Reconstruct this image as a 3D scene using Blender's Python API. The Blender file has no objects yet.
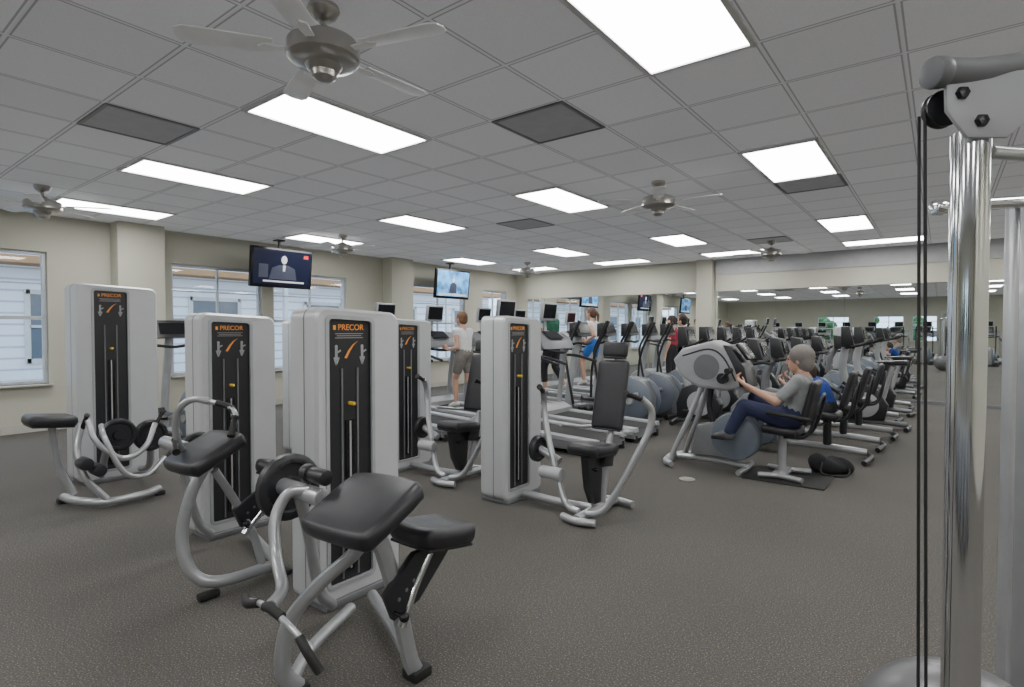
import bpy, bmesh, math, random
from mathutils import Vector, Matrix, Euler
S=bpy.context.scene; C=S.collection; PI=math.pi
random.seed(4)
R=math.radians
H=1.33; CEIL=2.85
# ---------------------------------------------------------------- materials
def mat(name,col,rough=.5,metal=0.,emit=0.,var=.06,scale=8.,bump=0.,coat=0.):
    m=bpy.data.materials.new(name); m.use_nodes=True; nt=m.node_tree; N=nt.nodes; L=nt.links
    b=N['Principled BSDF']; b.inputs['Roughness'].default_value=rough; b.inputs['Metallic'].default_value=metal
    if coat: b.inputs['Coat Weight'].default_value=coat
    tc=N.new('ShaderNodeTexCoord'); no=N.new('ShaderNodeTexNoise'); no.inputs['Scale'].default_value=scale; no.inputs['Detail'].default_value=3
    L.new(tc.outputs['Object'],no.inputs['Vector'])
    cr=N.new('ShaderNodeValToRGB'); cr.color_ramp.elements[0].position=.3; cr.color_ramp.elements[1].position=.7
    c0=[max(0,c*(1-var)) for c in col]+[1]; c1=[min(1,c*(1+var)) for c in col]+[1]
    cr.color_ramp.elements[0].color=c0; cr.color_ramp.elements[1].color=c1
    L.new(no.outputs['Fac'],cr.inputs['Fac']); L.new(cr.outputs['Color'],b.inputs['Base Color'])
    if emit:
        L.new(cr.outputs['Color'],b.inputs['Emission Color']); b.inputs['Emission Strength'].default_value=emit
    if bump:
        n2=N.new('ShaderNodeTexNoise'); n2.inputs['Scale'].default_value=scale*12; L.new(tc.outputs['Object'],n2.inputs['Vector'])
        bp=N.new('ShaderNodeBump'); bp.inputs['Strength'].default_value=bump; bp.inputs['Distance'].default_value=.01
        L.new(n2.outputs['Fac'],bp.inputs['Height']); L.new(bp.outputs['Normal'],b.inputs['Normal'])
    return m
SILV=mat('silver_paint',(.44,.45,.465),.28,.5,coat=.2)
SHROUD=mat('shroud_paint',(.56,.575,.59),.34,.2,var=.02)
CHAR=mat('charcoal_plastic',(.022,.023,.026),.35)
BLK=mat('black_gloss',(.008,.008,.010),.25,var=.0)
VINYL=mat('black_vinyl',(.022,.022,.026),.38,bump=.08,scale=20)
RUB=mat('black_rubber',(.015,.015,.015),.65)
CHROME=mat('chrome',(.85,.86,.88),.09,1.,var=.01)
NICK=mat('brushed_nickel',(.50,.48,.45),.30,.9)
GREYP=mat('grey_plastic',(.17,.175,.185),.4)
BLUEG=mat('blue_grey_plastic',(.15,.175,.215),.35)
LGREY=mat('light_grey_plastic',(.38,.39,.405),.4)
ORG=mat('orange_print',(.80,.30,.05),.5,emit=.08)
YEL=mat('yellow_plastic',(.85,.55,.05),.4)
WHT=mat('white_print',(.75,.75,.73),.5)
GPR=mat('grey_print',(.35,.35,.36),.5)
RED=mat('red_plastic',(.6,.03,.03),.4,emit=.3)
WALL=mat('wall_beige_paint',(.51,.50,.42),.8,var=.025,scale=2,bump=.03)
BASEB=mat('baseboard_white',(.48,.47,.42),.6)
FRAME=mat('window_aluminium',(.52,.54,.57),.4,.2)
FRW=mat('light_frame_white',(.7,.7,.7),.5)
LIT=mat('lit_diffuser',(1,1,.98),.5,emit=15.,var=0.)
SCRB=mat('screen_near_black',(.004,.006,.022),.2,emit=.8)
SCRN=mat('screen_blue',(.10,.30,.60),.2,emit=.7,var=.6,scale=6)
SCRG=mat('screen_off',(.012,.013,.016),.18)
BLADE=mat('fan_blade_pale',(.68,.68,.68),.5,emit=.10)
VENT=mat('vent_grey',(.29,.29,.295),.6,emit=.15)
SKIN=mat('skin',(.55,.33,.24),.5,var=.04)
GREEN=mat('foliage_green',(.03,.12,.03),.8,var=.6,scale=3)
ASPH=mat('outside_ground',(.20,.21,.20),.9)
BROWN=mat('brown_soffit',(.40,.22,.10),.7)
def cloth(n,c): return mat(n,c,.85,bump=.15,scale=25,var=.08)
def floor_mat():
    m=bpy.data.materials.new('speckled_rubber_floor'); m.use_nodes=True; nt=m.node_tree; N=nt.nodes; L=nt.links; b=N['Principled BSDF']
    b.inputs['Roughness'].default_value=.80; b.inputs['Specular IOR Level'].default_value=.22
    tc=N.new('ShaderNodeTexCoord')
    v=N.new('ShaderNodeTexNoise'); v.inputs['Scale'].default_value=140; v.inputs['Detail'].default_value=3; v.inputs['Roughness'].default_value=.75
    L.new(tc.outputs['Object'],v.inputs['Vector'])
    r=N.new('ShaderNodeValToRGB'); e=r.color_ramp.elements
    e[0].position=.30; e[0].color=(.050,.049,.048,1); e[1].position=.72; e[1].color=(.46,.38,.28,1)
    for p,c in ((.44,(.078,.075,.072,1)),(.56,(.102,.097,.090,1)),(.61,(.20,.175,.14,1))):
        q=e.new(p); q.color=c
    L.new(v.outputs['Fac'],r.inputs['Fac'])
    n2=N.new('ShaderNodeTexNoise'); n2.inputs['Scale'].default_value=.8; L.new(tc.outputs['Object'],n2.inputs['Vector'])
    mp=N.new('ShaderNodeMapRange'); mp.inputs['To Min'].default_value=.85; mp.inputs['To Max'].default_value=1.12; L.new(n2.outputs['Fac'],mp.inputs['Value'])
    mx=N.new('ShaderNodeMix'); mx.data_type='RGBA'; mx.blend_type='MULTIPLY'; mx.inputs[0].default_value=1
    L.new(r.outputs['Color'],mx.inputs[6]); L.new(mp.outputs[0],mx.inputs[7]); L.new(mx.outputs[2],b.inputs['Base Color'])
    return m
def ceil_mat():
    m=bpy.data.materials.new('acoustic_tile_ceiling'); m.use_nodes=True; nt=m.node_tree; N=nt.nodes; L=nt.links; b=N['Principled BSDF']
    b.inputs['Roughness'].default_value=.9
    tc=N.new('ShaderNodeTexCoord'); sp=N.new('ShaderNodeSeparateXYZ'); L.new(tc.outputs['Object'],sp.inputs[0])
    def line(sock,off):
        a=N.new('ShaderNodeMath'); a.operation='SUBTRACT'; L.new(sock,a.inputs[0]); a.inputs[1].default_value=off
        d=N.new('ShaderNodeMath'); d.operation='DIVIDE'; L.new(a.outputs[0],d.inputs[0]); d.inputs[1].default_value=.61
        f=N.new('ShaderNodeMath'); f.operation='PINGPONG'; L.new(d.outputs[0],f.inputs[0]); f.inputs[1].default_value=.5
        g=N.new('ShaderNodeMath'); g.operation='FLOOR'; L.new(d.outputs[0],g.inputs[0])
        return f.outputs[0],g.outputs[0]
    mn=N.new('ShaderNodeMath'); mn.operation='MINIMUM'
    fx,cx=line(sp.outputs[0],-1.405); fy,cy=line(sp.outputs[1],1.95)
    L.new(fx,mn.inputs[0]); L.new(fy,mn.inputs[1])
    r=N.new('ShaderNodeValToRGB'); r.color_ramp.interpolation='CONSTANT'; e=r.color_ramp.elements
    e[0].position=0; e[0].color=(.60,.605,.62,1); e[1].position=.030; e[1].color=(.63,.635,.65,1)
    q=e.new(.014); q.color=(.33,.33,.34,1)  # shadow along the grid bars, painted into the tile colour
    L.new(mn.outputs[0],r.inputs['Fac'])
    cb=N.new('ShaderNodeCombineXYZ'); L.new(cx,cb.inputs[0]); L.new(cy,cb.inputs[1])
    wn=N.new('ShaderNodeTexWhiteNoise'); wn.noise_dimensions='3D'; L.new(cb.outputs[0],wn.inputs['Vector'])
    mp=N.new('ShaderNodeMapRange'); mp.inputs['To Min'].default_value=.96; mp.inputs['To Max'].default_value=1.04; L.new(wn.outputs['Value'],mp.inputs['Value'])
    no=N.new('ShaderNodeTexNoise'); no.inputs['Scale'].default_value=150; L.new(tc.outputs['Object'],no.inputs['Vector'])
    mq=N.new('ShaderNodeMapRange'); mq.inputs['To Min'].default_value=.9; mq.inputs['To Max'].default_value=1.1; L.new(no.outputs['Fac'],mq.inputs['Value'])
    mu=N.new('ShaderNodeMath'); mu.operation='MULTIPLY'; L.new(mp.outputs[0],mu.inputs[0]); L.new(mq.outputs[0],mu.inputs[1])
    mx=N.new('ShaderNodeMix'); mx.data_type='RGBA'; mx.blend_type='MULTIPLY'; mx.inputs[0].default_value=1
    L.new(r.outputs['Color'],mx.inputs[6]); L.new(mu.outputs[0],mx.inputs[7]); L.new(mx.outputs[2],b.inputs['Base Color'])
    L.new(mx.outputs[2],b.inputs['Emission Color']); b.inputs['Emission Strength'].default_value=.16  # tiles are no lamp: faint glow added as fill light for the room
    return m
def siding_mat():
    m=bpy.data.materials.new('white_siding'); m.use_nodes=True; nt=m.node_tree; N=nt.nodes; L=nt.links; b=N['Principled BSDF']
    tc=N.new('ShaderNodeTexCoord'); sp=N.new('ShaderNodeSeparateXYZ'); L.new(tc.outputs['Object'],sp.inputs[0])
    f=N.new('ShaderNodeMath'); f.operation='PINGPONG'; L.new(sp.outputs[2],f.inputs[0]); f.inputs[1].default_value=.11
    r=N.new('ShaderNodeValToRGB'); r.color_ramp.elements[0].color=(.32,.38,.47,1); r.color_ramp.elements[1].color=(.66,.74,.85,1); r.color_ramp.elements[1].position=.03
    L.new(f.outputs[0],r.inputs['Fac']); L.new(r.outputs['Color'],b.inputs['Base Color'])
    L.new(r.outputs['Color'],b.inputs['Emission Color']); b.inputs['Emission Strength'].default_value=.4  # glow added to the siding so the building looks brighter in daylight
    return m
def glass_mat():
    m=bpy.data.materials.new('window_glass'); m.use_nodes=True; nt=m.node_tree; N=nt.nodes; L=nt.links
    out=N['Material Output']; t=N.new('ShaderNodeBsdfTransparent'); g=N.new('ShaderNodeBsdfGlossy'); g.inputs['Roughness'].default_value=.02
    mx=N.new('ShaderNodeMixShader'); mx.inputs[0].default_value=.06; L.new(t.outputs[0],mx.inputs[1]); L.new(g.outputs[0],mx.inputs[2]); L.new(mx.outputs[0],out.inputs['Surface'])
    return m
GLASS=glass_mat()
MIR=mat('mirror_silvering',(.92,.95,.94),.006,1.,var=0.)
# ---------------------------------------------------------------- mesh builder
class B:
    def __init__(s): s.bm=bmesh.new()
    def box(s,c,size,rot=(0,0,0),bev=0,seg=2):
        r=bmesh.ops.create_cube(s.bm,size=1); vs=r['verts']
        M=Matrix.Translation(c)@Euler(rot).to_matrix().to_4x4()@Matrix.Diagonal((size[0],size[1],size[2],1))
        bmesh.ops.transform(s.bm,matrix=M,verts=vs)
        if bev:
            es=list({e for v in vs for e in v.link_edges})
            bmesh.ops.bevel(s.bm,geom=es,offset=min(bev,min(size)*.49),segments=seg,profile=.5,affect='EDGES')
        return s
    def cyl(s,p0,p1,r0,r1=None,seg=16,bev=0):
        p0=Vector(p0);p1=Vector(p1);r1=r0 if r1 is None else r1; d=p1-p0
        M=Matrix.Translation((p0+p1)/2)@d.to_track_quat('Z','Y').to_matrix().to_4x4()
        r=bmesh.ops.create_cone(s.bm,cap_ends=True,segments=seg,radius1=r0,radius2=r1,depth=d.length,matrix=M)
        if bev:
            es=[e for e in {e for v in r['verts'] for e in v.link_edges} if any(len(f.verts)>4 for f in e.link_faces)]
            bmesh.ops.bevel(s.bm,geom=es,offset=bev,segments=2,profile=.5,affect='EDGES')
        return s
    def sph(s,c,r,sc=(1,1,1),rot=(0,0,0),seg=16):
        M=Matrix.Translation(c)@Euler(rot).to_matrix().to_4x4()@Matrix.Diagonal((sc[0],sc[1],sc[2],1))
        bmesh.ops.create_uvsphere(s.bm,u_segments=seg,v_segments=max(6,seg//2),radius=r,matrix=M); return s
    def tube(s,pts,r,seg=10,smooth=True,closed=False,r2=None,sub=5):
        P=[Vector(p) for p in pts]
        if smooth and len(P)>2:
            Q=[];n=len(P)
            rng=range(n) if closed else range(n-1)
            for i in rng:
                if closed: a,b,c,d=P[(i-1)%n],P[i],P[(i+1)%n],P[(i+2)%n]
                else:
                    b,c=P[i],P[i+1]; a=P[i-1] if i>0 else b*2-c; d=P[i+2] if i+2<n else c*2-b
                for k in range(sub):
                    t=k/sub; Q.append(.5*((2*b)+(c-a)*t+(2*a-5*b+4*c-d)*t*t+(3*b-a-3*c+d)*t**3))
            if not closed: Q.append(P[-1])
            P=Q
        n=len(P); rings=[]; up=None
        for i,p in enumerate(P):
            if closed: t=(P[(i+1)%n]-P[i-1]).normalized()
            else: t=(P[min(i+1,n-1)]-P[max(i-1,0)]).normalized()
            if up is None:
                up=Vector((0,0,1)) if abs(t.z)<.9 else Vector((1,0,0))
            u=(up-t*up.dot(t)).normalized(); w=t.cross(u); up=u
            rr=r2 or r
            rings.append([s.bm.verts.new(p+u*rr*math.cos(2*PI*k/seg)+w*r*math.sin(2*PI*k/seg)) for k in range(seg)])
        m=n if closed else n-1
        for i in range(m):
            a=rings[i]; b=rings[(i+1)%n]
            for k in range(seg):
                s.bm.faces.new((a[k],a[(k+1)%seg],b[(k+1)%seg],b[k]))
        if not closed:
            s.bm.faces.new(rings[0][::-1]); s.bm.faces.new(rings[-1])
        return s
    def prism(s,poly,ax,a0,a1,bev=0,seg=2):
        f=(lambda p,a:(a,p[0],p[1])) if ax=='x' else ((lambda p,a:(p[0],a,p[1])) if ax=='y' else (lambda p,a:(p[0],p[1],a)))
        A=[s.bm.verts.new(f(p,a0)) for p in poly]; Bv=[s.bm.verts.new(f(p,a1)) for p in poly]
        n=len(poly); f1=s.bm.faces.new(A); f2=s.bm.faces.new(Bv[::-1]); fs=[f1,f2]
        for i in range(n): fs.append(s.bm.faces.new((A[i],Bv[i],Bv[(i+1)%n],A[(i+1)%n])))
        if bev:
            es=list(set(f1.edges)|set(f2.edges))
            bmesh.ops.bevel(s.bm,geom=es,offset=bev,segments=seg,profile=.5,affect='EDGES')
        return s
    def lathe(s,prof,c=(0,0,0),rot=(0,0,0),seg=24):
        M=Matrix.Translation(c)@Euler(rot).to_matrix().to_4x4(); rings=[]
        for (r,z) in prof:
            rings.append([s.bm.verts.new(M@Vector((r*math.cos(2*PI*k/seg),r*math.sin(2*PI*k/seg),z))) for k in range(seg)])
        for a,b in zip(rings,rings[1:]):
            for k in range(seg): s.bm.faces.new((a[k],a[(k+1)%seg],b[(k+1)%seg],b[k]))
        s.bm.faces.new(rings[0][::-1]); s.bm.faces.new(rings[-1]); return s
    def done(s,name,m,parent=None,T=None,smooth=True,label=None):
        bm=s.bm; bmesh.ops.recalc_face_normals(bm,faces=bm.faces[:])
        for f in bm.faces: f.smooth=smooth
        for e in bm.edges:
            if len(e.link_faces)==2 and e.calc_face_angle(0)>R(38): e.smooth=False
        me=bpy.data.meshes.new(name); bm.to_mesh(me); bm.free(); me.materials.append(m)
        o=bpy.data.objects.new(name,me); C.objects.link(o)
        if parent: o.parent=parent
        if T is not None: o.matrix_basis=T
        if label: o['label']=label
        return o
def thing(name,label,cat,loc=(0,0,0),rotz=0,group=None):
    o=bpy.data.objects.new(name,None); C.objects.link(o); o.empty_display_size=.1
    o.location=loc; o.rotation_euler=(0,0,rotz); o['label']=label; o['category']=cat
    if group: o['group']=group
    return o
def tag(o,label,cat,group=None):
    o['label']=label; o['category']=cat
    if group: o['group']=group
    return o
def struct(o): o['kind']='structure'; return o
def dup(root,loc,rotz=None,label=None,group=None):
    r=root.copy(); C.objects.link(r); r.location=loc
    if rotz is not None: r.rotation_euler=(0,0,rotz)
    if label: r['label']=label
    if group: r['group']=group
    for ch in list(root.children):
        c=ch.copy(); C.objects.link(c); c.parent=r
        for g in ch.children:
            d=g.copy(); C.objects.link(d); d.parent=c
    return r
def text(s,size,name,m,parent,loc,T=None,extr=.0008,rot=None,bold=.012):
    cu=bpy.data.curves.new('t','FONT'); cu.body=s; cu.size=size; cu.extrude=extr; cu.align_x='CENTER'; cu.align_y='CENTER'; cu.offset=size*bold
    o=bpy.data.objects.new('t',cu); C.objects.link(o); bpy.context.view_layer.update()
    me=bpy.data.meshes.new_from_object(o.evaluated_get(bpy.context.evaluated_depsgraph_get())); bpy.data.objects.remove(o)
    M=Matrix.Translation(loc)@(rot or Matrix(((0,0,1,0),(1,0,0,0),(0,1,0,0),(0,0,0,1))))
    me.transform(M); me.materials.clear(); me.materials.append(m); me.name=name
    q=bpy.data.objects.new(name,me); C.objects.link(q); q.parent=parent
    if T is not None: q.matrix_basis=T
    return q
# ---------------------------------------------------------------- room
XL,XR,YM,YR=-9.4,4.6,12.45,-7.0
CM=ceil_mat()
struct(B().box(((XL+XR)/2,(YM+YR)/2,-.05),(XR-XL+.6,YM-YR+.6,.1)).done('floor',floor_mat(),smooth=False))
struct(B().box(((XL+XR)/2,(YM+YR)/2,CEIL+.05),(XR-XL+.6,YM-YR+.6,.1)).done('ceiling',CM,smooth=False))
WZ0,WZ1=.62,2.36
wins=[(.35,2.15),(3.65,5.1),(5.3,6.85),(8.55,10.35),(11.0,12.0)]
b=B(); ys=[YR-.2]+[v for w in wins for v in w]+[YM+.2]
for i in range(0,len(ys),2):
    y0,y1=ys[i],ys[i+1]; b.box((XL-.1,(y0+y1)/2,CEIL/2),(.2,y1-y0,CEIL))
for y0,y1 in wins:
    b.box((XL-.1,(y0+y1)/2,WZ0/2),(.2,y1-y0,WZ0)); b.box((XL-.1,(y0+y1)/2,(WZ1+CEIL)/2),(.2,y1-y0,CEIL-WZ1))
struct(b.done('wall_left',WALL,smooth=False))
struct(B().box(((XL+XR)/2,YM+.1,CEIL/2),(XR-XL,.2,CEIL)).done('wall_back',WALL,smooth=False))
struct(B().box((XR+.1,(YM+YR)/2,CEIL/2),(.2,YM-YR+.4,CEIL)).done('wall_right',WALL,smooth=False))
rw=[(-5.0,-3.6),(-2.6,-1.4),(-1.1,-.15)]
b=B(); xs=[XL]+[v for w in rw for v in w]+[XR]
for i in range(0,len(xs),2): b.box(((xs[i]+xs[i+1])/2,YR-.1,CEIL/2),(xs[i+1]-xs[i],.2,CEIL))
for x0,x1 in rw:
    b.box(((x0+x1)/2,YR-.1,.4),(x1-x0,.2,.8)); b.box(((x0+x1)/2,YR-.1,(2.0+CEIL)/2),(x1-x0,.2,CEIL-2.0))
struct(b.done('wall_rear',WALL,smooth=False))
def window(n,loc,rz,w,z0,z1):
    t=bpy.data.objects.new('window_%d'%n,None); C.objects.link(t); t.location=loc; t.rotation_euler=(0,0,rz); struct(t)
    b=B(); f=.045
    for s in (-1,1): b.box((-.08,s*(w/2-f/2),(z0+z1)/2),(.07,f,z1-z0),bev=.004)
    for z in (z0+f/2,z1-f/2): b.box((-.08,0,z),(.07,w-2*f,f),bev=.004)
    o=struct(b.done('window_frame',FRAME,t,smooth=False))
    b=B(); b.box((-.08,0,z0+(z1-z0)*.5),(.05,w-2*f,.045)); b.box((-.08,0,(z0+z1)/2),(.04,.03,z1-z0-2*f)); b.box((-.08,0,z0+(z1-z0)*.76),(.03,w-2*f,.018))
    struct(b.done('window_muntin',FRAME,t,smooth=False))
    struct(B().box((-.08,0,(z0+z1)/2),(.006,w-2*f,z1-z0-2*f)).done('window_pane',GLASS,t,smooth=False))
    struct(B().box((.0,0,z0-.012),(.16,w+.06,.024),bev=.006).done('window_sill',BASEB,t,smooth=False))
n=1
for y0,y1 in wins: window(n,(XL,(y0+y1)/2,0),0,y1-y0,WZ0,WZ1); n+=1
for x0,x1 in rw: window(n,((x0+x1)/2,YR,0),PI/2,x1-x0,.8,2.0); n+=1
k=1
for y in (2.86,7.75):
    struct(B().box((XL+.15,y+.3,CEIL/2),(.3,.6,CEIL),bev=.01).done('wall_pilaster_%d'%k,WALL,smooth=False)); k+=1
struct(B().box((-4.12,YM-.12,CEIL/2),(.34,.24,CEIL),bev=.01).done('wall_pilaster_3',WALL,smooth=False))
struct(B().box((XL+.01,(YR+YM)/2,.055),(.02,YM-YR,.11)).done('baseboard_left',BASEB,smooth=False))
struct(B().box((XR-.01,(YR+YM)/2,.055),(.02,YM-YR,.11)).done('baseboard_right',BASEB,smooth=False))
struct(B().box(((XL+XR)/2,YR+.01,.055),(XR-XL-.1,.02,.11)).done('baseboard_rear',BASEB,smooth=False))
struct(B().box(((XL+XR)/2,YM-.015,.03),(XR-XL-.1,.03,.06)).done('baseboard_back',GREYP,smooth=False))
MT=2.17; SB=2.52
struct(B().box(((-3.9+XR)/2,YM-.05,(MT+SB)/2),(XR+3.9,.1,SB-MT)).done('trim_1',WALL,smooth=False))
SOF=mat('soffit_grey_paint',(.42,.42,.43),.85)
struct(B().box(((-3.9+XR)/2,YM-.06,(SB+CEIL)/2),(XR+3.9,.12,CEIL-SB)).done('trim_2',SOF,smooth=False))
struct(B().box(((-4.3-9.0)/2,YM-.05,(MT+CEIL)/2),(4.7,.1,CEIL-MT)).done('trim_3',WALL,smooth=False))
mx=[(-9.0+1.17*i,-9.0+1.17*(i+1)) for i in range(4)]+[(-3.93+1.22*i,-3.93+1.22*(i+1)) for i in range(7)]
ords=['first','second','third','fourth','fifth','sixth','seventh','eighth','ninth','tenth','eleventh']
for i,(a,c) in enumerate(mx):
    o=B().box(((a+c)/2,YM-.012,(MT+.06)/2),(c-a-.006,.012,MT-.06)).done('wall_mirror',MIR,smooth=False)
    tag(o,'tall frameless mirror panel on the far wall, %s from the window side corner'%ords[i],'mirror','mirror panels on the far wall')
d=bpy.data.objects.new('door_1',None); C.objects.link(d); struct(d); d.location=(.5,YR+.02,0); d.rotation_euler=(0,0,PI/2)
struct(B().box((0,0,1.03),(.05,.92,2.06),bev=.006).done('door_leaf',LGREY,d,smooth=False))
b=B()
for s in (-1,1): b.box((.01,s*.5,1.06),(.07,.08,2.12))
b.box((.01,0,2.15),(.07,1.08,.08)); struct(b.done('door_frame',FRAME,d,smooth=False))
struct(B().cyl((.02,.36,1.02),(.09,.36,1.02),.012).cyl((.09,.36,1.02),(.09,.24,1.02),.011).done('door_handle',CHROME,d))
t=thing('exit_sign','lit exit sign with red letters above the rear door','sign',(.5,YR+.06,2.42),PI/2)
B().box((0,0,0),(.05,.34,.2),bev=.01).done('housing',FRW,t); text('EXIT',.16,'letters',RED,t,(.027,0,0))
# outside
struct(B().box((-15,3,-.15),(16,60,.1)).box((3.6,-22,-.15),(21,28,.1)).done('ground_outside',ASPH,smooth=False))
t=thing('neighbouring_building','white sided building with brown eave seen through the windows','building',(-14.2,4,-.1),0)
SID=siding_mat()
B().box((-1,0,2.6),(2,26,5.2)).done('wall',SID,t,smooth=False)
B().box((.25,0,2.75),(.9,26.4,.14)).done('eave',BROWN,t,smooth=False)
for y in range(-11,12,3): B().box((.62,y,1.3),(.1,.1,2.8)).done('porch_post',FRW,t,smooth=False)
for y in range(-11,11,3):
    w_=B().box((.01,y+1.5,1.5),(.06,1.1,1.3)).done('window',BLUEG,t,smooth=False)
    bb=B()
    for s in (-1,1): bb.box((.04,y+1.5+s*.58,1.5),(.05,.09,1.45)); bb.box((.04,y+1.5,1.5+s*.68),(.05,1.2,.09))
    bb.box((.04,y+1.5,1.5),(.05,1.1,.05)); bb.done('window_trim',FRW,w_,smooth=False)
def bush(x,y,s,i):
    b=B(); rnd=random.Random(i)
    b.sph((0,0,.3*s),.42*s,seg=8)
    for k in range(26):
        a=rnd.uniform(0,2*PI); r=rnd.uniform(0,.62)*s; z=rnd.uniform(.25,1.7)*s
        b.sph((r*math.cos(a),r*math.sin(a),z),rnd.uniform(.2,.36)*s,(1,1,.8),seg=8)
    o=b.done('bush',GREEN); o.location=(x,y,-.02); return o
for i,x in enumerate((-5.4,-3.3,-1.2)):
    tag(bush(x,-9.4,1.1,i),'leafy dark green bush outside the rear windows, %s from the window wall'%ords[i],'bush','bushes outside the rear windows')
# ---------------------------------------------------------------- ceiling lights
def light(lbl,x,y,cross=False,first=[None]):
    if first[0] is None:
        t=thing('ceiling_light',lbl,'ceiling light',(x,y,CEIL),0,'rectangular light panels in the ceiling')
        b=B(); w,l=.61,1.22
        for s in (-1,1): b.box((s*(w/2-.015),0,-.008),(.03,l,.02)); b.box((0,s*(l/2-.015),-.008),(w-.06,.03,.02))
        b.done('frame',FRW,t,smooth=False)
        B().box((0,0,-.004),(w-.06,l-.06,.01)).done('diffuser',LIT,t,smooth=False); first[0]=t
    else: t=dup(first[0],(x,y,CEIL),0,lbl)
    t.rotation_euler=(0,0,PI/2 if cross else 0); return t
cols=[-8.27,-5.89,-3.54,-1.10,1.34,3.78]
for rn,y in (('nearest row above the strength machines',2.56),('row over the middle of the gym',5.61),('row over the cardio machines',9.27),('row behind the camera',-.49),('row by the rear wall',-3.54)):
    for k,x in enumerate(cols): light('white light panel, %s from the windows in the %s'%(ords[k],rn),x,y)
for k,x in enumerate((-8.1,-5.68,-3.24,-.8,1.64,3.78)): light('crosswise light panel before the mirrors, %s from the windows'%ords[k],x,11.4,True)
def vent(x,y,lbl,first=[None]):
    if first[0] is None:
        t=thing('ceiling_vent',lbl,'vent',(x,y,CEIL),0,'square vents in the ceiling')
        B().box((0,0,-.003),(.57,.57,.008)).done('grille',VENT,t,smooth=False)
        b=B()
        for s in (-1,1): b.box((s*.29,0,-.005),(.025,.6,.012)); b.box((0,s*.29,-.005),(.55,.025,.012))
        b.done('vent_frame',GREYP,t,smooth=False); first[0]=t; return t
    return dup(first[0],(x,y,CEIL),0,lbl)
gx=lambda k:-1.405+.61*k+.305
vent(gx(-2),3.475,'dark square ceiling vent between the large near lights')
vent(gx(-6),1.645,'dark square ceiling vent left of the big ceiling fan')
vent(gx(0),6.525,'dark square ceiling vent touching the end of a light over the bikes')
vent(gx(-6),6.525,'small dark ceiling vent in the middle of the room')
vent(gx(-2),10.185,'farthest ceiling vent near the mirror wall')
# ---------------------------------------------------------------- fans
t=thing('ceiling_fan','large nickel ceiling fan nearest the camera above the strength machines','ceiling fan',(-2.33,1.58,CEIL),.3,'ceiling fans')
B().lathe([(.0001,0),(.07,0),(.075,-.02),(.06,-.05),(.03,-.07),(.0001,-.07)]).done('canopy',NICK,t)
B().cyl((0,0,-.05),(0,0,-.14),.014).done('downrod',NICK,t)
B().lathe([(.0001,-.12),(.045,-.12),(.06,-.135),(.10,-.145),(.155,-.165),(.165,-.18),(.165,-.245),(.15,-.26),(.09,-.275),(.0001,-.275)],seg=32).done('motor_housing',NICK,t)
B().lathe([(.0001,-.26),(.075,-.26),(.085,-.275),(.07,-.30),(.06,-.305),(.055,-.33),(.03,-.35),(.0001,-.352)],seg=24).done('switch_housing',NICK,t)
for k in range(5):
    a=2*PI*k/5; M=Matrix.Rotation(a,4,'Z')
    bl=B().prism([(.22,-.050),(.58,-.065),(.62,-.045),(.63,0),(.62,.045),(.58,.065),(.22,.050)],'z',-.212,-.204,bev=.002)
    bmesh.ops.rotate(bl.bm,verts=bl.bm.verts[:],cent=(0,0,-.208),matrix=Matrix.Rotation(R(8),3,'X'))
    o=bl.done('blade',BLADE,t,T=M)
    B().prism([(.15,-.018),(.26,-.028),(.29,0),(.26,.028),(.15,.018)],'z',-.222,-.215).done('blade_iron',BLADE,o)
fan=t
for (x,y,l,a) in ((-2.33,5.5,'ceiling fan over the middle of the gym near the bikes',.1),(-2.33,10.3,'ceiling fan farthest along the bike side, near the mirrors',.7),
  (-7.55,1.7,'ceiling fan at the far left near the first window',.9),(-7.65,5.5,'ceiling fan behind the left television',.2),(-7.4,10.2,'ceiling fan in the far corner near the second television',.5)):
    dup(fan,(x,y,CEIL),a,l)
# ---------------------------------------------------------------- televisions
SUIT=mat('picture_dark_suit',(.03,.035,.06),.5,emit=.6); PALE=mat('picture_pale',(.5,.50,.52),.5,emit=.6)
def tv(loc,lbl,kind):
    t=thing('television',lbl,'television',loc,0,'televisions along the window wall'); w,h=1.10,.66
    T=Matrix.Rotation(R(6),4,'Y')
    B().box((0,0,0),(.07,w,h),bev=.012).done('bezel',BLK,t,T=T)
    sc=B().box((.035,0,.01),(.006,w-.08,h-.09)).done('screen',SCRB if kind==0 else SCRN,t,T=T)
    if kind==0:
        B().prism([(-.24,-.19),(-.19,.0),(-.06,.05),(.1,.05),(.22,.0),(.26,-.19)],'x',.039,.041).done('suit_picture',SUIT,sc)
        B().sph((.042,.02,.14),.070,(.04,.75,1.)).done('head_picture',PALE,sc)
        B().prism([(.0,-.05),(.0,.05),(.05,.05),(.04,-.05)],'x',.0415,.043).done('shirt_picture',PALE,sc)
        B().box((.041,-.34,-.06),(.003,.16,.22)).done('side_picture',SUIT,sc)
        B().box((.041,.42,.22),(.003,.09,.06)).done('red_badge',RED,sc)
        B().box((.041,.03,-.225),(.003,.74,.028)).done('caption_line',PALE,sc)
    else:
        B().prism([(-.12,-.2),(-.1,.0),(0,.05),(.1,0),(.12,-.2)],'x',.039,.041).done('figure_picture',SUIT,sc)
        B().sph((.042,0,.09),.055,(.04,.8,1.)).done('head_picture',PALE,sc)
        B().box((.041,0,-.235),(.003,.9,.05)).done('ticker_bar',PALE,sc)
    ztop=CEIL-loc[2]
    B().cyl((-.07,0,ztop),(-.07,0,-.05),.022).box((-.07,0,ztop-.01),(.14,.14,.02)).box((-.06,0,0),(.07,.3,.3)).done('ceiling_bracket',CHAR,t)
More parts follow.
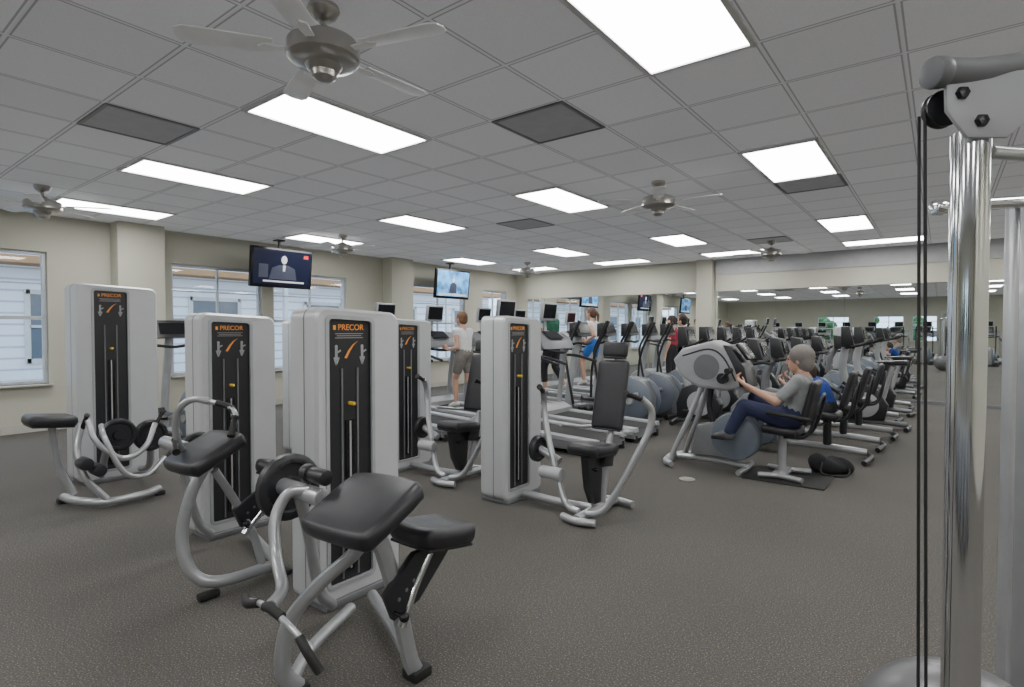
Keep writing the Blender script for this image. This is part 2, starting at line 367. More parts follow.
tv((-8.85,5.15,2.37),'large television showing a man in a suit, hung before the left windows',0)
tv((-8.85,9.3,2.37),'second hanging television with a blue picture, farther along the window wall',1)
tv((-8.85,1.0,2.37),'hanging television near the first window at the left',1)
# ---------------------------------------------------------------- strength machines
def rrect(y0,y1,z0,z1,r,k=5):
    P=[]
    for (cy,cz,a0) in ((y1-r,z1-r,0),(y0+r,z1-r,PI/2),(y0+r,z0+r,PI),(y1-r,z0+r,1.5*PI)):
        for i in range(k+1):
            a=a0+PI/2*i/k; P.append((cy+r*math.cos(a),cz+r*math.sin(a)))
    return P
def tower(root,T,W,d,h,lettering=True):
    oc=-.055; ow=.132
    b=B(); bm=b.bm
    def loop(P,x,bm=None): return [(bm or b.bm).verts.new((x,p[0],p[1]+(.022*(-p[0]/W*1.0) if p[1]>h*.7 else 0))) for p in P]
    ou=rrect(-W/2,W/2,.03,h,.055); oi=rrect(-W/2+.014,W/2-.014,.044,h-.014,.045); inn=rrect(oc-ow,oc+ow,.10,h-.045,.025)
    Ls=[loop(inn,-.004),loop(oi,0),loop(ou,-.014),loop(ou,-d+.014),loop(oi,-d),loop(inn,-d+.004)]
    n=len(ou)
    def bridge(bm,Ls):
        m=len(Ls)
        for i in range(m):
            A=Ls[i];Bq=Ls[(i+1)%m]
            for k in range(n): bm.faces.new((A[k],A[(k+1)%n],Bq[(k+1)%n],Bq[k]))
    bridge(bm,Ls)
    shr=b.done('tower_shroud',SHROUD,root,T=T)
    b2=B(); o2=rrect(-W/2-.0015,W/2+.0015,.028,h+.0015,.056); i2=rrect(-W/2+.01,W/2-.01,.04,h-.01,.05)
    bridge(b2.bm,[loop(i2,-d*.42,b2.bm),loop(o2,-d*.42,b2.bm),loop(o2,-d*.42-.006,b2.bm),loop(i2,-d*.42-.006,b2.bm)])
    b2.done('shroud_seam',GREYP,shr)
    b3=B(); i3=rrect(oc-ow+.008,oc+ow-.008,.108,h-.053,.02); o3=rrect(oc-ow-.010,oc+ow+.010,.09,h-.035,.03)
    bridge(b3.bm,[loop(i3,-.012,b3.bm),loop(i3,.003,b3.bm),loop(o3,.002,b3.bm),loop(o3,-.006,b3.bm)])
    b3.done('opening_bezel',LGREY,shr)
    zc=(h+.06)/2
    T2=T@Matrix.Translation((0,oc,0))
    cov=B().box((-.022,0,zc),(.012,2*ow-.004,h-.155)).box((-d+.022,0,zc),(.012,2*ow-.004,h-.155)).box((-d/2,0,h-.09),(d-.05,2*ow-.01,.02)).done('stack_cover',CHAR,root,T=T2,smooth=False)
    b=B(); z=.16
    b.box((-.016,0,.16+(h*.62-.16)/2),(.003,.052,h*.62-.15))
    while z<h*.62: b.box((-.013,0,z),(.006,.05,.018)); z+=.024
    b.done('weight_plates',BLK,cov)
    B().box((-.0095,0,.16+(h*.62-.16)/2),(.002,.010,h*.62-.16)).done('weight_scale',GPR,cov)
    B().cyl((-.02,0,h*.68),(.015,0,h*.68),.010).sph((.018,0,h*.68),.010).done('selector_pin',YEL,cov)
    for s in (-1,1): B().cyl((-.012,.045*s,.12),(-.012,.045*s,h*.80),.005).done('guide_rod',GREYP,cov)
    for yy in (-.075,.075):
        b=B()
        b.sph((-.014,yy,h-.18),.009,(.15,1,1),seg=8).box((-.014,yy,h-.215),(.003,.014,.06)).box((-.014,yy+.012,h-.205),(.003,.03,.008),rot=(.5,0,0)).box((-.014,yy-.006,h-.25),(.003,.009,.04),rot=(.3,0,0)).box((-.014,yy+.006,h-.25),(.003,.009,.04),rot=(-.4,0,0))
        b.done('instruction_figure',GPR,cov)
    B().prism([(-.030,h-.235),(-.008,h-.20),(.018,h-.172),(.048,h-.155),(.024,h-.176),(.004,h-.203),(-.016,h-.238)],'x',-.0145,-.0125).done('orange_swoosh',ORG,cov)
    b=B()
    for kk in range(3): b.box((-.014,0,h-.118-.010*kk),(.003,.16-.02*(kk%2),.003))
    b.done('instruction_text',GPR,cov)
    if lettering:
        text('PRECOR',.040,'lettering',ORG,cov,(-.014,.010,h-.088),bold=.004)
        B().box((-.014,-.084,h-.088),(.002,.014,.022)).done('logo_mark',ORG,cov)
    B().box((-d/2,0,.02),(d+.03,W*.86,.04),bev=.008).done('tower_base',GREYP,root,T=T)
R90=Matrix.Rotation(PI/2,4,'Z')
def pad(c,size,rot,name,root,m=VINYL,dish=0.):
    b=B(); b.box((0,0,0),size,bev=min(size)*.45,seg=4)
    M=Matrix.Translation(c)@Euler(rot).to_matrix().to_4x4()
    bmesh.ops.subdivide_edges(b.bm,edges=[e for e in b.bm.edges if e.calc_length()>min(size)*1.2],cuts=3,use_grid_fill=True)
    for v in b.bm.verts:
        ax=v.co.x/(size[0]/2); ay=v.co.y/(size[1]/2)
        k=1-.13*(abs(ax)**4)*(abs(ay)**4); v.co.x*=k; v.co.y*=k
        if dish: v.co.z+=dish*(ay*ay-.4)+dish*.5*(ax*ax-.3)
    bmesh.ops.transform(b.bm,matrix=M,verts=b.bm.verts[:])
    o=b.done(name,m,root)
    b2=B(); b2.box((0,0,-size[2]*.5),(size[0]*.84,size[1]*.84,.012),bev=.004); bmesh.ops.transform(b2.bm,matrix=M,verts=b2.bm.verts[:])
    b2.done('pad_board',CHAR,o); return o
def disc(root,c,r,name='cam_disc',w=.05):
    b=B().lathe([(.0001,-w/2),(r*.9,-w/2),(r,-w*.3),(r,w*.3),(r*.9,w/2),(r*.75,w/2),(r*.7,w*.25),(r*.35,w*.25),(r*.3,w*.6),(.0001,w*.6)],c=c,rot=(-PI/2,0,0),seg=28)
    for k in range(12):
        a=2*PI*k/12; b.cyl((c[0]+r*.82*math.cos(a),c[1]+w*.4,c[2]+r*.82*math.sin(a)),(c[0]+r*.82*math.cos(a),c[1]+w*.56,c[2]+r*.82*math.sin(a)),.006,seg=8)
    b.done(name,CHAR,root)
def grip(root,p0,p1,r=.014):
    p0=Vector(p0);p1=Vector(p1); d=(p1-p0).normalized()
    return B().cyl(p0,p1,r,bev=.004).cyl(p0-d*.004,p0+d*.010,r*1.3).cyl(p1-d*.010,p1+d*.004,r*1.25).done('hand_grip',RUB,root)
WG='weight stack machines with white towers'
def curl(loc,lbl,up):
    t=thing('arm_curl_machine',lbl,'exercise machine',loc,-PI/2,WG)
    tower(t,Matrix.Translation((-.54,-.75,0))@R90,.50,.22,1.43)
    q=-.12 if up else 0.
    pad((0,-.04,.72),(.31,.40,.068),(R(4),R(27),0),'arm_pad',t,dish=-.006)
    pad((-.30+q,.0,.56),(.28,.25,.075),(0,R(-10),0),'seat',t,dish=.010)
    B().prism([(-.42+q,.51),(-.20+q,.51),(-.06+q*.5,.40),(-.10+q*.5,.30),(-.22+q*.5,.33),(-.34+q,.44)],'y',-.02,.01,bev=.004).done('seat_bracket',CHAR,t)
    b=B()
    for k in range(5): b.cyl((-.12-.035*k+q*.6,.008,.37+.022*k),(-.12-.035*k+q*.6,.0125,.37+.022*k),.007,seg=8)
    b.done('bracket_holes',GREYP,t)
    B().tube([(-.30+q,.0,.52),(-.20+q*.8,-.0,.38),(-.14+q*.3,-.0,.26)],.018).done('seat_post',CHROME,t)
    B().sph((-.10+q*.5,.06,.33),.018).cyl((-.10+q*.5,.0,.33),(-.10+q*.5,.06,.33),.007).done('adjust_knob',BLK,t)
    B().cyl((-.02,-.58,.70),(-.02,-.30,.70),.034,bev=.008).done('pivot_hub',SILV,t)
    B().tube([(-.02,-.46,.70),(-.10,-.52,.5),(-.2,-.6,.2),(-.3,-.65,.08)],.024).done('side_upright',SILV,t)
    if up:
        disc(t,(-.20,-.58,.62),.11)
        B().tube([(.0,-.02,.66),(.07,-.03,.52),(.11,-.04,.32),(.08,.0,.14),(-.04,.04,.07),(-.34,.04,.06)],.023,r2=.029).done('main_frame',SILV,t)
        B().tube([(-.26,.03,.07),(-.22,.0,.26),(-.14,-.02,.44),(-.04,-.02,.62)],.021).done('rear_strut',SILV,t)
        B().tube([(-.34,.04,.06),(-.40,-.2,.06),(-.50,-.6,.06)],.028).done('link_beam',SILV,t)
        B().box((.02,.03,.02),(.10,.05,.035),bev=.01).done('rubber_foot',RUB,t); B().box((-.36,.06,.015),(.07,.08,.03),bev=.01).done('rubber_foot',RUB,t)
        B().tube([(.0,-.16,.68),(.07,-.14,.74),(.10,-.12,.84),(.10,-.08,.94),(.06,-.02,.99),(.01,.05,.98)],.017).done('swing_arm',SILV,t)
        B().tube([(.01,.05,.98),(-.03,.14,.96),(-.03,.22,.93),(.0,.26,.87)],.012).done('hand_bar',SILV,t)
        B().tube([(-.005,.09,.975),(-.035,.15,.957),(-.035,.20,.937)],.0155).done('hand_grip',RUB,t); grip(t,(-.02,.235,.915),(.02,.28,.84)); grip(t,(.09,-.15,.78),(.13,-.04,.74))
        B().cyl((-.02,-.27,.70),(-.02,-.20,.70),.036,bev=.006).done('end_roller',CHAR,t)
    else:
        disc(t,(-.05,-.58,.69),.135)
        B().tube([(-.25,-.05,.03),(-.22,-.05,.10),(-.16,-.04,.32),(-.10,-.03,.50),(-.05,-.02,.60),(.03,-.02,.66)],.025,r2=.034).done('main_frame',SILV,t)
        B().tube([(.08,-.31,.03),(.14,-.31,.12),(.13,-.28,.30),(.05,-.20,.44),(-.02,-.10,.55),(.0,-.05,.65)],.023,r2=.030).done('front_leg',SILV,t)
        B().tube([(.10,-.32,.06),(-.06,-.44,.07),(-.35,-.58,.07)],.024).done('base_tie',SILV,t)
        B().tube([(-.24,-.06,.07),(-.36,-.3,.06),(-.50,-.62,.06)],.026).done('link_beam',SILV,t)
        B().box((-.26,-.05,.02),(.09,.08,.04),bev=.01).done('rubber_foot',RUB,t); B().box((.09,-.32,.02),(.09,.08,.04),bev=.01).done('rubber_foot',RUB,t)
        B().tube([(-.02,-.38,.72),(.04,-.43,.71),(.09,-.44,.62),(.12,-.38,.50),(.18,-.24,.45),(.29,-.12,.465)],.021).done('swing_arm',SILV,t)
        B().cyl((-.02,-.37,.78),(-.02,-.27,.78),.030,bev=.006).cyl((-.02,-.41,.78),(-.02,-.37,.78),.036,bev=.006).done('end_roller',CHAR,t)
        B().tube([(.29,-.26,.445),(.30,-.16,.470),(.31,-.04,.475),(.30,.05,.44),(.28,.09,.40)],.010).done('hand_bar',SILV,t)
        B().tube([(.30,.06,.435),(.30,.10,.405),(.28,.13,.35)],.014).done('hand_grip',RUB,t); B().tube([(.302,-.17,.468),(.31,-.22,.455),(.28,-.29,.445)],.014).done('hand_grip',RUB,t)
        B().tube([(.305,-.12,.475),(.31,-.08,.482),(.308,-.02,.472)],.0145).done('centre_grip',RUB,t)
    return t
curl((-1.53,1.2,0),'silver arm curl machine nearest the camera with black padded arm rest and white weight tower',False)
curl((-2.89,1.28,0),'second silver curl machine, behind the nearest one, its handles raised beside its white tower',True)
def legm():
    t=thing('leg_machine','leftmost strength machine with the tallest white tower, near the first window','exercise machine',(-5.1,1.45,0),-PI/2,WG)
    tower(t,Matrix.Translation((-.36,-.67,0))@R90,.62,.30,1.72,True)
    pad((.25,-.15,.66),(.30,.30,.08),(0,R(-6),0),'seat',t)
    B().tube([(.12,-.12,.08),(.20,-.15,.3),(.24,-.15,.61)],.026).done('seat_post',SILV,t)
    B().tube([(.16,-.22,.05),(.14,.0,.06),(.0,.18,.05),(-.24,.18,.05),(-.38,.10,.05)],.030).done('base_loop',SILV,t)
    B().tube([(.10,.0,.62),(.15,.08,.45),(.12,.14,.25),(.0,.18,.07)],.024).done('front_curved_arm',SILV,t)
    B().tube([(.08,.08,.66),(.05,.16,.50),(-.1,.2,.36),(-.26,.18,.42),(-.36,.1,.58)],.021).done('cross_arm',SILV,t)
    B().tube([(-.02,.02,.60),(-.0,.16,.52),(-.10,.22,.26),(-.26,.20,.20),(-.42,.12,.30)],.020).done('lower_arm',SILV,t)
    B().tube([(-.2,-.62,.08),(-.1,-.2,.3),(-.08,.0,.5)],.026).done('link_arm',SILV,t)
    B().tube([(-.5,-.62,.08),(-.42,-.2,.2),(-.36,.0,.45)],.026).done('link_arm',SILV,t)
    disc(t,(-.12,.05,.52),.125); disc(t,(-.35,.03,.48),.125)
    for x,z in ((.05,.30),(.13,.36)): B().cyl((x,.10,z),(x,.24,z),.045,bev=.012).done('ankle_roller',VINYL,t)
    grip(t,(.10,.02,.60),(.09,.10,.70)); grip(t,(-.36,.1,.56),(-.42,.08,.66)); grip(t,(-.40,.13,.28),(-.50,.10,.36))
    B().box((-.38,.1,.02),(.07,.08,.04),bev=.01).done('rubber_foot',RUB,t); B().box((.16,-.24,.02),(.07,.08,.04),bev=.01).done('rubber_foot',RUB,t)
legm()
def press(loc,lbl):
    t=thing('seated_press_machine',lbl,'exercise machine',loc,-PI/2,WG)
    tower(t,Matrix.Translation((-.04,-.65,0))@R90,.50,.24,1.43)
    pad((.02,0,.49),(.34,.28,.075),(0,R(-6),0),'seat',t)
    pad((-.245,0,.85),(.065,.25,.52),(0,R(-14),0),'backrest',t)
    pad((-.325,0,1.18),(.06,.20,.12),(0,R(-10),0),'head_pad',t)
    B().tube([(-.12,0,.08),(-.2,0,.4),(-.29,0,.7),(-.37,0,1.16)],.026).done('back_post',SILV,t)
    B().prism([(-.08,.45),(.14,.45),(.10,.22),(.03,.10),(-.05,.10)],'y',-.03,.03,bev=.005).done('seat_column',CHAR,t)
    B().prism([(-.18,.44),(-.06,.46),(-.02,.36),(-.16,.34)],'y',-.07,.07,bev=.01).done('seat_carriage',CHAR,t)
    B().sph((.08,.06,.36),.016).cyl((.08,0,.36),(.08,.05,.36),.007).done('adjust_knob',BLK,t)
    B().tube([(-.34,0,.045),(-.1,0,.05),(.24,0,.045)],.034,r2=.03).done('main_rail',SILV,t)
    B().tube([(.21,-.13,.035),(.25,0,.035),(.21,.13,.035)],.026).done('front_cross_foot',SILV,t)
    B().tube([(-.32,-.15,.035),(-.35,0,.035),(-.32,.15,.035)],.026).done('rear_cross_foot',SILV,t)
    B().tube([(0,0,.06),(0,-.3,.05),(0,-.62,.06)],.031).done('link_beam',SILV,t)
    for s in (-1,1):
        B().tube([(.16,s*.03,.07),(.15,s*.12,.09),(.12,s*.20,.18),(.04,s*.36,.52),(.0,s*.42,.68),(.0,s*.43,.80),(.07,s*.39,.88)],.023,sub=6).done('press_arm',SILV,t)
        grip(t,(.06,s*.395,.87),(.19,s*.34,.92),.017)
        B().tube([(-.22,s*.05,.62),(-.18,s*.2,.60),(-.05,s*.25,.62),(.05,s*.25,.64)],.013).done('side_handle',SILV,t)
    B().cyl((.14,-.36,.30),(.14,-.18,.30),.045,bev=.012).done('roller',LGREY,t)
    disc(t,(-.02,-.5,.42),.10); B().cyl((-.02,-.48,.42),(-.02,-.3,.35),.03).done('pivot_hub',SILV,t)
    return t
press((-1.95,3.5,0),'seated press machine with tall padded backrest, standing alone right of its white tower')
press((-3.35,3.62,0),'seated press machine just left of the white tower in the middle of the room')
press((-4.78,3.5,0),'seated press machine mostly hidden behind the nearest white weight tower')
# ---------------------------------------------------------------- treadmill (faces +X)
def treadmill(loc,lbl):
    t=thing('treadmill',lbl,'treadmill',loc,PI,'treadmills facing the windows')
    B().prism([(-.92,.05),(-.90,.14),(.35,.19),(.40,.05)],'y',-.36,.36,bev=.01).done('deck',GREYP,t)
    B().prism([(-.90,.145),(-.88,.152),(.40,.202),(.40,.19)],'y',-.25,.25).done('belt',RUB,t)
    for s in (-1,1): B().prism([(-.93,.13),(-.92,.175),(.42,.225),(.42,.18)],'y',s*.31-.06,s*.31+.06,bev=.01).done('side_rail',LGREY,t)
    B().prism([(.36,.04),(.36,.26),(.50,.32),(.78,.27),(.92,.15),(.92,.04)],'y',-.37,.37,bev=.03).done('motor_hood',LGREY,t)
    for s in (-1,1):
        B().tube([(.60,s*.37,.06),(.58,s*.38,.5),(.50,s*.36,.95),(.44,s*.32,1.15)],.028,r2=.04).done('upright',SILV,t)
        B().tube([(.52,s*.36,.98),(.3,s*.38,.97),(.0,s*.38,.90)],.02).done('handrail',CHAR,t)
        B().cyl((-.9,s*.3,0),(-.9,s*.3,.08),.03).done('foot',RUB,t)
    c=B().prism([(.34,1.08),(.40,1.20),(.54,1.30),(.60,1.24),(.50,1.06)],'y',-.38,.38,bev=.02).done('console',GREYP,t)
    B().box((.452,0,1.262),(.17,.34,.006),rot=(0,R(-35.5),0)).done('console_display',SCRG,c)
    B().tube([(.40,-.3,1.06),(.30,0,1.03),(.40,.3,1.06)],.02).done('front_grip',RUB,t)
    s=B().box((.53,0,1.58),(.05,.34,.25),rot=(0,R(-8),0),bev=.015).done('viewing_screen',LGREY,t)
    B().box((.502,0,1.585),(.004,.29,.19),rot=(0,R(-8),0)).done('screen_glass',SCRG,s)
    B().tube([(.56,0,1.22),(.59,0,1.4),(.56,0,1.55)],.02).done('screen_post',SILV,t)
    return t
ty=[5.1,6.05,7.2,8.2,9.1,9.98,10.86]
t0=treadmill((-5.6,ty[0],0),'first treadmill of the long row, nearest the strength machines')
for i,y in enumerate(ty[1:]): dup(t0,(-5.6,y,0),PI,'%s treadmill of the long row facing the windows, counted from the strength machines'%ords[i+1])
dup(t0,(-3.75,5.45,0),PI,'treadmill just behind the right weight tower, nearer the camera of the front pair')
dup(t0,(-3.75,6.4,0),PI,'treadmill of the front pair standing next to the elliptical trainers')
for i in range(9): dup(t0,(-6.5+1.0*i,-4.6,0),-PI/2,'%s treadmill from the windows in the row facing the rear wall'%ords[i],'treadmills facing the rear wall')
# ---------------------------------------------------------------- elliptical
def elliptical(loc,lbl):
    t=thing('elliptical_trainer',lbl,'elliptical trainer',loc,PI,'elliptical trainers with round rear covers')
    B().tube([(-.72,0,.06),(0,0,.08),(.70,0,.06)],.05,r2=.04).done('base_beam',SILV,t)
    B().tube([(.66,-.28,.04),(.70,0,.05),(.66,.28,.04)],.035).done('front_cross_foot',CHAR,t)
    B().tube([(-.70,-.3,.04),(-.74,0,.05),(-.70,.3,.04)],.035).done('rear_cross_foot',CHAR,t)
    for s in (-1,1):
        d=B().lathe([(.0001,-.035),(.27,-.035),(.30,-.015),(.30,.015),(.26,.04),(.12,.06),(.0001,.065)],c=(-.48,s*.15,.36),rot=(-s*PI/2,0,0),seg=32).done('drive_cover',BLUEG,t)
        B().lathe([(.0001,0),(.07,0),(.06,.03),(.0001,.035)],c=(-.48,s*.215,.36),rot=(-s*PI/2,0,0),seg=20).done('cover_cap',LGREY,d)
        B().tube([(-.62,s*.26,.36+s*.10),(-.1,s*.25,.30),(.38,s*.24,.22)],.025).done('pedal_beam',SILV,t)
        B().prism([(-.18,.33),(-.16,.36),(.18,.345),(.22,.40),(.24,.32),(-.16,.30)],'y',s*.25-.09,s*.25+.09,bev=.006).done('foot_pedal',CHAR,t)
        a=.1*s
        B().tube([(.40,s*.26,.24),(.44+a*.5,s*.27,.7),(.42+a,s*.27,1.0),(.30+a,s*.27,1.25),(.22+a,s*.26,1.42)],.02).done('moving_arm',CHAR,t)
        grip(t,(.28+a,s*.27,1.29),(.20+a,s*.26,1.46),.022)
    B().prism([(-.72,.08),(-.74,.4),(-.62,.62),(-.42,.68),(-.2,.55),(-.15,.1)],'y',-.12,.12,bev=.03).done('rear_housing',GREYP,t)
    B().tube([(.66,0,.06),(.62,0,.5),(.52,0,1.0),(.46,0,1.28)],.045,r2=.06).done('column',LGREY,t)
    c=B().prism([(.34,1.24),(.42,1.45),(.52,1.44),(.52,1.22)],'y',-.2,.2,bev=.02).done('console',CHAR,t)
    B().box((.372,0,1.35),(.006,.3,.14),rot=(0,R(21),0)).done('console_display',SCRG,c)
    B().tube([(.45,-.2,1.12),(.36,-.18,1.14),(.34,0,1.12),(.36,.18,1.14),(.45,.2,1.12)],.018).done('fixed_handle',RUB,t)
    return t
e0=elliptical((-3.9,7.35,0),'first elliptical trainer with round blue-grey rear cover, nearest the treadmill pair')
for i,y in enumerate((8.2,9.05,9.9,10.75)): dup(e0,(-3.9,y,0),PI,'%s elliptical trainer of the row, counted from the treadmill pair toward the mirrors'%ords[i+1])
dup(e0,(-7.2,2.95,0),PI,'elliptical trainer standing alone between the left pilaster and the weight towers')
for i in range(6): dup(e0,(-3.4+.95*i,-2.5,0),-PI/2,'%s elliptical trainer from the windows in the row behind the camera'%ords[i],'elliptical trainers behind the camera')
# ---------------------------------------------------------------- upright bike
def upright(loc,lbl):
    t=thing('upright_bike',lbl,'exercise bike',loc,PI,'upright bikes between ellipticals and recumbent bikes')
    B().tube([(-.40,0,.07),(.0,0,.09),(.42,0,.07)],.045,r2=.035).done('base_rail',GREYP,t)
    B().tube([(-.38,-.24,.035),(-.43,0,.045),(-.38,.24,.035)],.03).done('rear_cross_foot',CHAR,t)
    B().tube([(.42,-.24,.035),(.46,0,.045),(.42,.24,.035)],.03).done('front_cross_foot',CHAR,t)
    B().prism([(-.16,.12),(-.20,.32),(-.08,.52),(.12,.60),(.34,.52),(.42,.30),(.40,.10)],'y',-.09,.09,bev=.03).done('flywheel_housing',CHAR,t)
    for s in (-1,1):
        B().lathe([(.0001,0),(.16,0),(.17,.015),(.12,.03),(.0001,.035)],c=(.08,s*.09,.32),rot=(-s*PI/2,0,0),seg=24).done('round_cover',LGREY,t)
        B().cyl((.08,s*.12,.32),(.08+.13*s,s*.15,.32-.1*s),.016).done('crank_arm',SILV,t)
        B().box((.08+.13*s,s*.21,.32-.1*s),(.11,.1,.03),bev=.008).done('pedal',RUB,t)
    B().tube([(-.14,0,.42),(-.24,0,.84)],.028,smooth=False).done('seat_post',SILV,t)
    B().prism([(-.40,.86),(-.40,.93),(-.25,.92),(-.05,.91),(-.04,.89),(-.2,.86)],'y',-.11,.11,bev=.025).done('saddle',VINYL,t)
    B().tube([(.26,0,.5),(.34,0,.8),(.30,0,1.14)],.04,r2=.05).done('console_post',LGREY,t)
    c=B().prism([(.20,1.12),(.26,1.38),(.36,1.38),(.36,1.10)],'y',-.19,.19,bev=.02).done('console',CHAR,t)
    B().box((.222,0,1.26),(.006,.28,.15),rot=(0,R(13),0)).done('console_display',SCRG,c)
    for s in (-1,1): B().tube([(.30,0,1.08),(.24,s*.2,1.10),(.10,s*.24,1.14),(.0,s*.2,1.20)],.017).done('handlebar',RUB,t)
    return t
u0=upright((-2.55,7.75,0),'first upright bike with raised saddle, behind the arm ergometer')
for i in range(4): dup(u0,(-2.55,8.6+.85*i,0),PI,'%s upright bike with raised saddle, counted from the arm ergometer toward the mirrors'%ords[i+1])
dup(u0,(-.75,9.0,0),PI+.1,'upright bike standing in the recumbent row, nearer the camera of two there','upright bikes in the recumbent row')
dup(u0,(-.75,10.6,0),PI-.05,'upright bike standing in the recumbent row, closer to the mirrors','upright bikes in the recumbent row')
# ---------------------------------------------------------------- recumbent bike
def recumbent(loc,lbl):
    t=thing('recumbent_bike',lbl,'exercise bike',loc,PI,'recumbent bikes in a row')
    B().tube([(-.40,0,.10),(.0,0,.12),(.5,0,.12),(.84,0,.10)],.04,r2=.035).done('base_rail',SILV,t)
    B().tube([(-.40,-.24,.035),(-.44,0,.05),(-.40,.24,.035)],.026).done('rear_cross_foot',CHAR,t)
    B().tube([(.84,-.24,.035),(.88,0,.05),(.84,.24,.035)],.028).done('front_cross_foot',CHAR,t)
    B().prism([(.40,.14),(.44,.42),(.56,.58),(.76,.62),(.90,.46),(.92,.16)],'y',-.11,.11,bev=.03).done('flywheel_housing',GREYP,t)
    for s in (-1,1):
        c=B().lathe([(.0001,-.03),(.24,-.03),(.265,-.01),(.25,.03),(.17,.06),(.0001,.075)],c=(.64,s*.11,.32),rot=(-s*PI/2,0,0),seg=32).done('round_cover',BLUEG,t)
        B().cyl((.64,s*.18,.34),(.64+.12*s,s*.21,.34+.08*s),.018).done('crank_arm',SILV,t)
        B().box((.64+.12*s,s*.27,.35+.08*s),(.11,.10,.03),bev=.008).done('pedal',RUB,t)
    B().tube([(.80,0,.56),(.78,0,.82),(.66,0,1.06)],.038,r2=.05).done('console_post',GREYP,t)
    co=B().prism([(.54,1.00),(.60,1.22),(.72,1.24),(.70,1.00)],'y',-.17,.17,bev=.02).done('console',CHAR,t)
    B().box((.562,0,1.12),(.006,.26,.15),rot=(0,R(15),0)).done('console_display',SCRG,co)
    B().tube([(.64,-.22,.96),(.54,-.20,.98),(.52,0,.96),(.54,.20,.98),(.64,.22,.96)],.016).done('front_handle',RUB,t)
    B().tube([(-.05,0,.14),(-.05,0,.40)],.04,smooth=False).done('seat_post',CHAR,t)
    pad((.0,0,.46),(.36,.40,.08),(0,R(-5),0),'seat',t)
    pad((-.24,0,.73),(.06,.34,.38),(0,R(-15),0),'backrest',t)
    B().tube([(-.12,-.12,.40),(-.25,-.14,.46),(-.31,-.14,.72),(-.32,0,.82),(-.31,.14,.72),(-.25,.14,.46),(-.12,.12,.40)],.013).done('back_frame',CHAR,t)
    for s in (-1,1):
        B().tube([(-.05,s*.1,.38),(.0,s*.27,.38),(.02,s*.29,.55),(.10,s*.29,.62)],.012).done('seat_handle',CHAR,t); grip(t,(.04,s*.29,.58),(.14,s*.29,.64),.018)
    return t
r0=recumbent((-.98,6.6,0),'nearest recumbent bike, carrying the rider in a blue top')
for x,y,a,l in ((-.93,7.4,0,'second recumbent bike of the row, its seat empty'),(-.86,8.2,.08,'third recumbent bike, just before the first upright bike in its row'),
   (-.88,9.8,-.05,'fourth recumbent bike, standing between the two upright bikes of its row'),(-.80,11.4,.03,'last recumbent bike of the row, closest to the mirrors')):
    dup(r0,(x,y,0),PI+a,l)
# ---------------------------------------------------------------- ergometer
EX=-1.15
t=thing('arm_ergometer','arm ergometer with large silver head on tubular legs in front of the grey-haired woman','exercise machine',(EX,5.5,0),PI)
def sh(P,dx,k=1.0): return [((x-.6)*k+.6+dx,z) for x,z in P]
B().prism(sh([(.60,.80),(.64,.98),(.76,1.17),(.89,1.23),(1.16,1.15),(1.24,1.04),(1.18,.88),(1.02,.78),(.78,.76)],-.35,1.10),'y',-.16,.16,bev=.04,seg=3).done('head_shroud',LGREY,t)
B().prism(sh([(.585,.80),(.62,.985),(.745,1.18),(.80,1.19),(.69,.97),(.66,.81)],-.35,1.10),'y',-.165,.165,bev=.01).done('shroud_edge',CHAR,t)
B().box((.305,0,1.13),(.03,.26,.18),rot=(0,R(35),0),bev=.01).done('console_display',BLK,t)
CZ=.88
for s in (-1,1):
    B().tube([(.68,s*.10,.80),(.78,s*.14,.5),(.90,s*.18,.2),(.95,s*.2,.05)],.026).done('leg',SILV,t)
    B().cyl((.46,s*.15,CZ),(.46,s*.21,CZ),.05).cyl((.46,s*.21,CZ),(.46-.08*s,s*.23,CZ+.08*s),.016).done('crank_arm',CHAR,t)
    c=B().lathe([(.0001,0),(.12,0),(.12,.012),(.0001,.015)],c=(.62,s*.158,.98),rot=(-s*PI/2,0,0),seg=28).done('crank_cover',GREYP,t)
    B().tube([(.35,s*.161,.86),(.46,s*.161,1.07),(.60,s*.161,1.15),(.85,s*.161,1.08)],.008).done('trim_line',CHAR,c)
    grip(t,(.46-.08*s,s*.23,CZ+.08*s),(.46-.08*s,s*.33,CZ+.08*s),.02)
    B().lathe([(.0001,-.02),(.20,-.02),(.225,-.005),(.21,.03),(.14,.055),(.0001,.065)],c=(.38,s*.06,.33),rot=(-s*PI/2,0,0),seg=36).done('wheel_cover',BLUEG,t)
    B().box((.42+.05*s,s*.24,.30+.04*s),(.12,.1,.03),bev=.008).done('pedal',RUB,t)
    B().cyl((.38,s*.11,.33),(.42+.05*s,s*.20,.30+.04*s),.016).done('pedal_crank',CHAR,t)
B().prism([(.40,.12),(.42,.40),(.52,.46),(.74,.40),(.80,.12)],'y',-.075,.075,bev=.02).done('lower_housing',GREYP,t)
B().tube([(.60,0,.42),(.64,0,.6),(.62,0,.8)],.03).done('centre_post',CHAR,t)
B().tube([(.28,0,.05),(.6,0,.07),(.95,0,.06)],.036,r2=.032).done('base_rail',SILV,t)
B().tube([(.90,-.30,.035),(1.0,-.2,.04),(1.03,0,.05),(1.0,.2,.04),(.90,.30,.035)],.028).done('front_cross_foot',SILV,t)
B().tube([(.30,-.24,.03),(.28,0,.035),(.30,.24,.03)],.025).done('rear_cross_foot',SILV,t)
t=thing('ergometer_seat','black padded chair on a silver pedestal under the grey-haired woman','seat',(EX,5.5,0),PI)
B().cyl((-.02,0,.05),(-.02,0,.41),.035).done('pedestal',SILV,t)
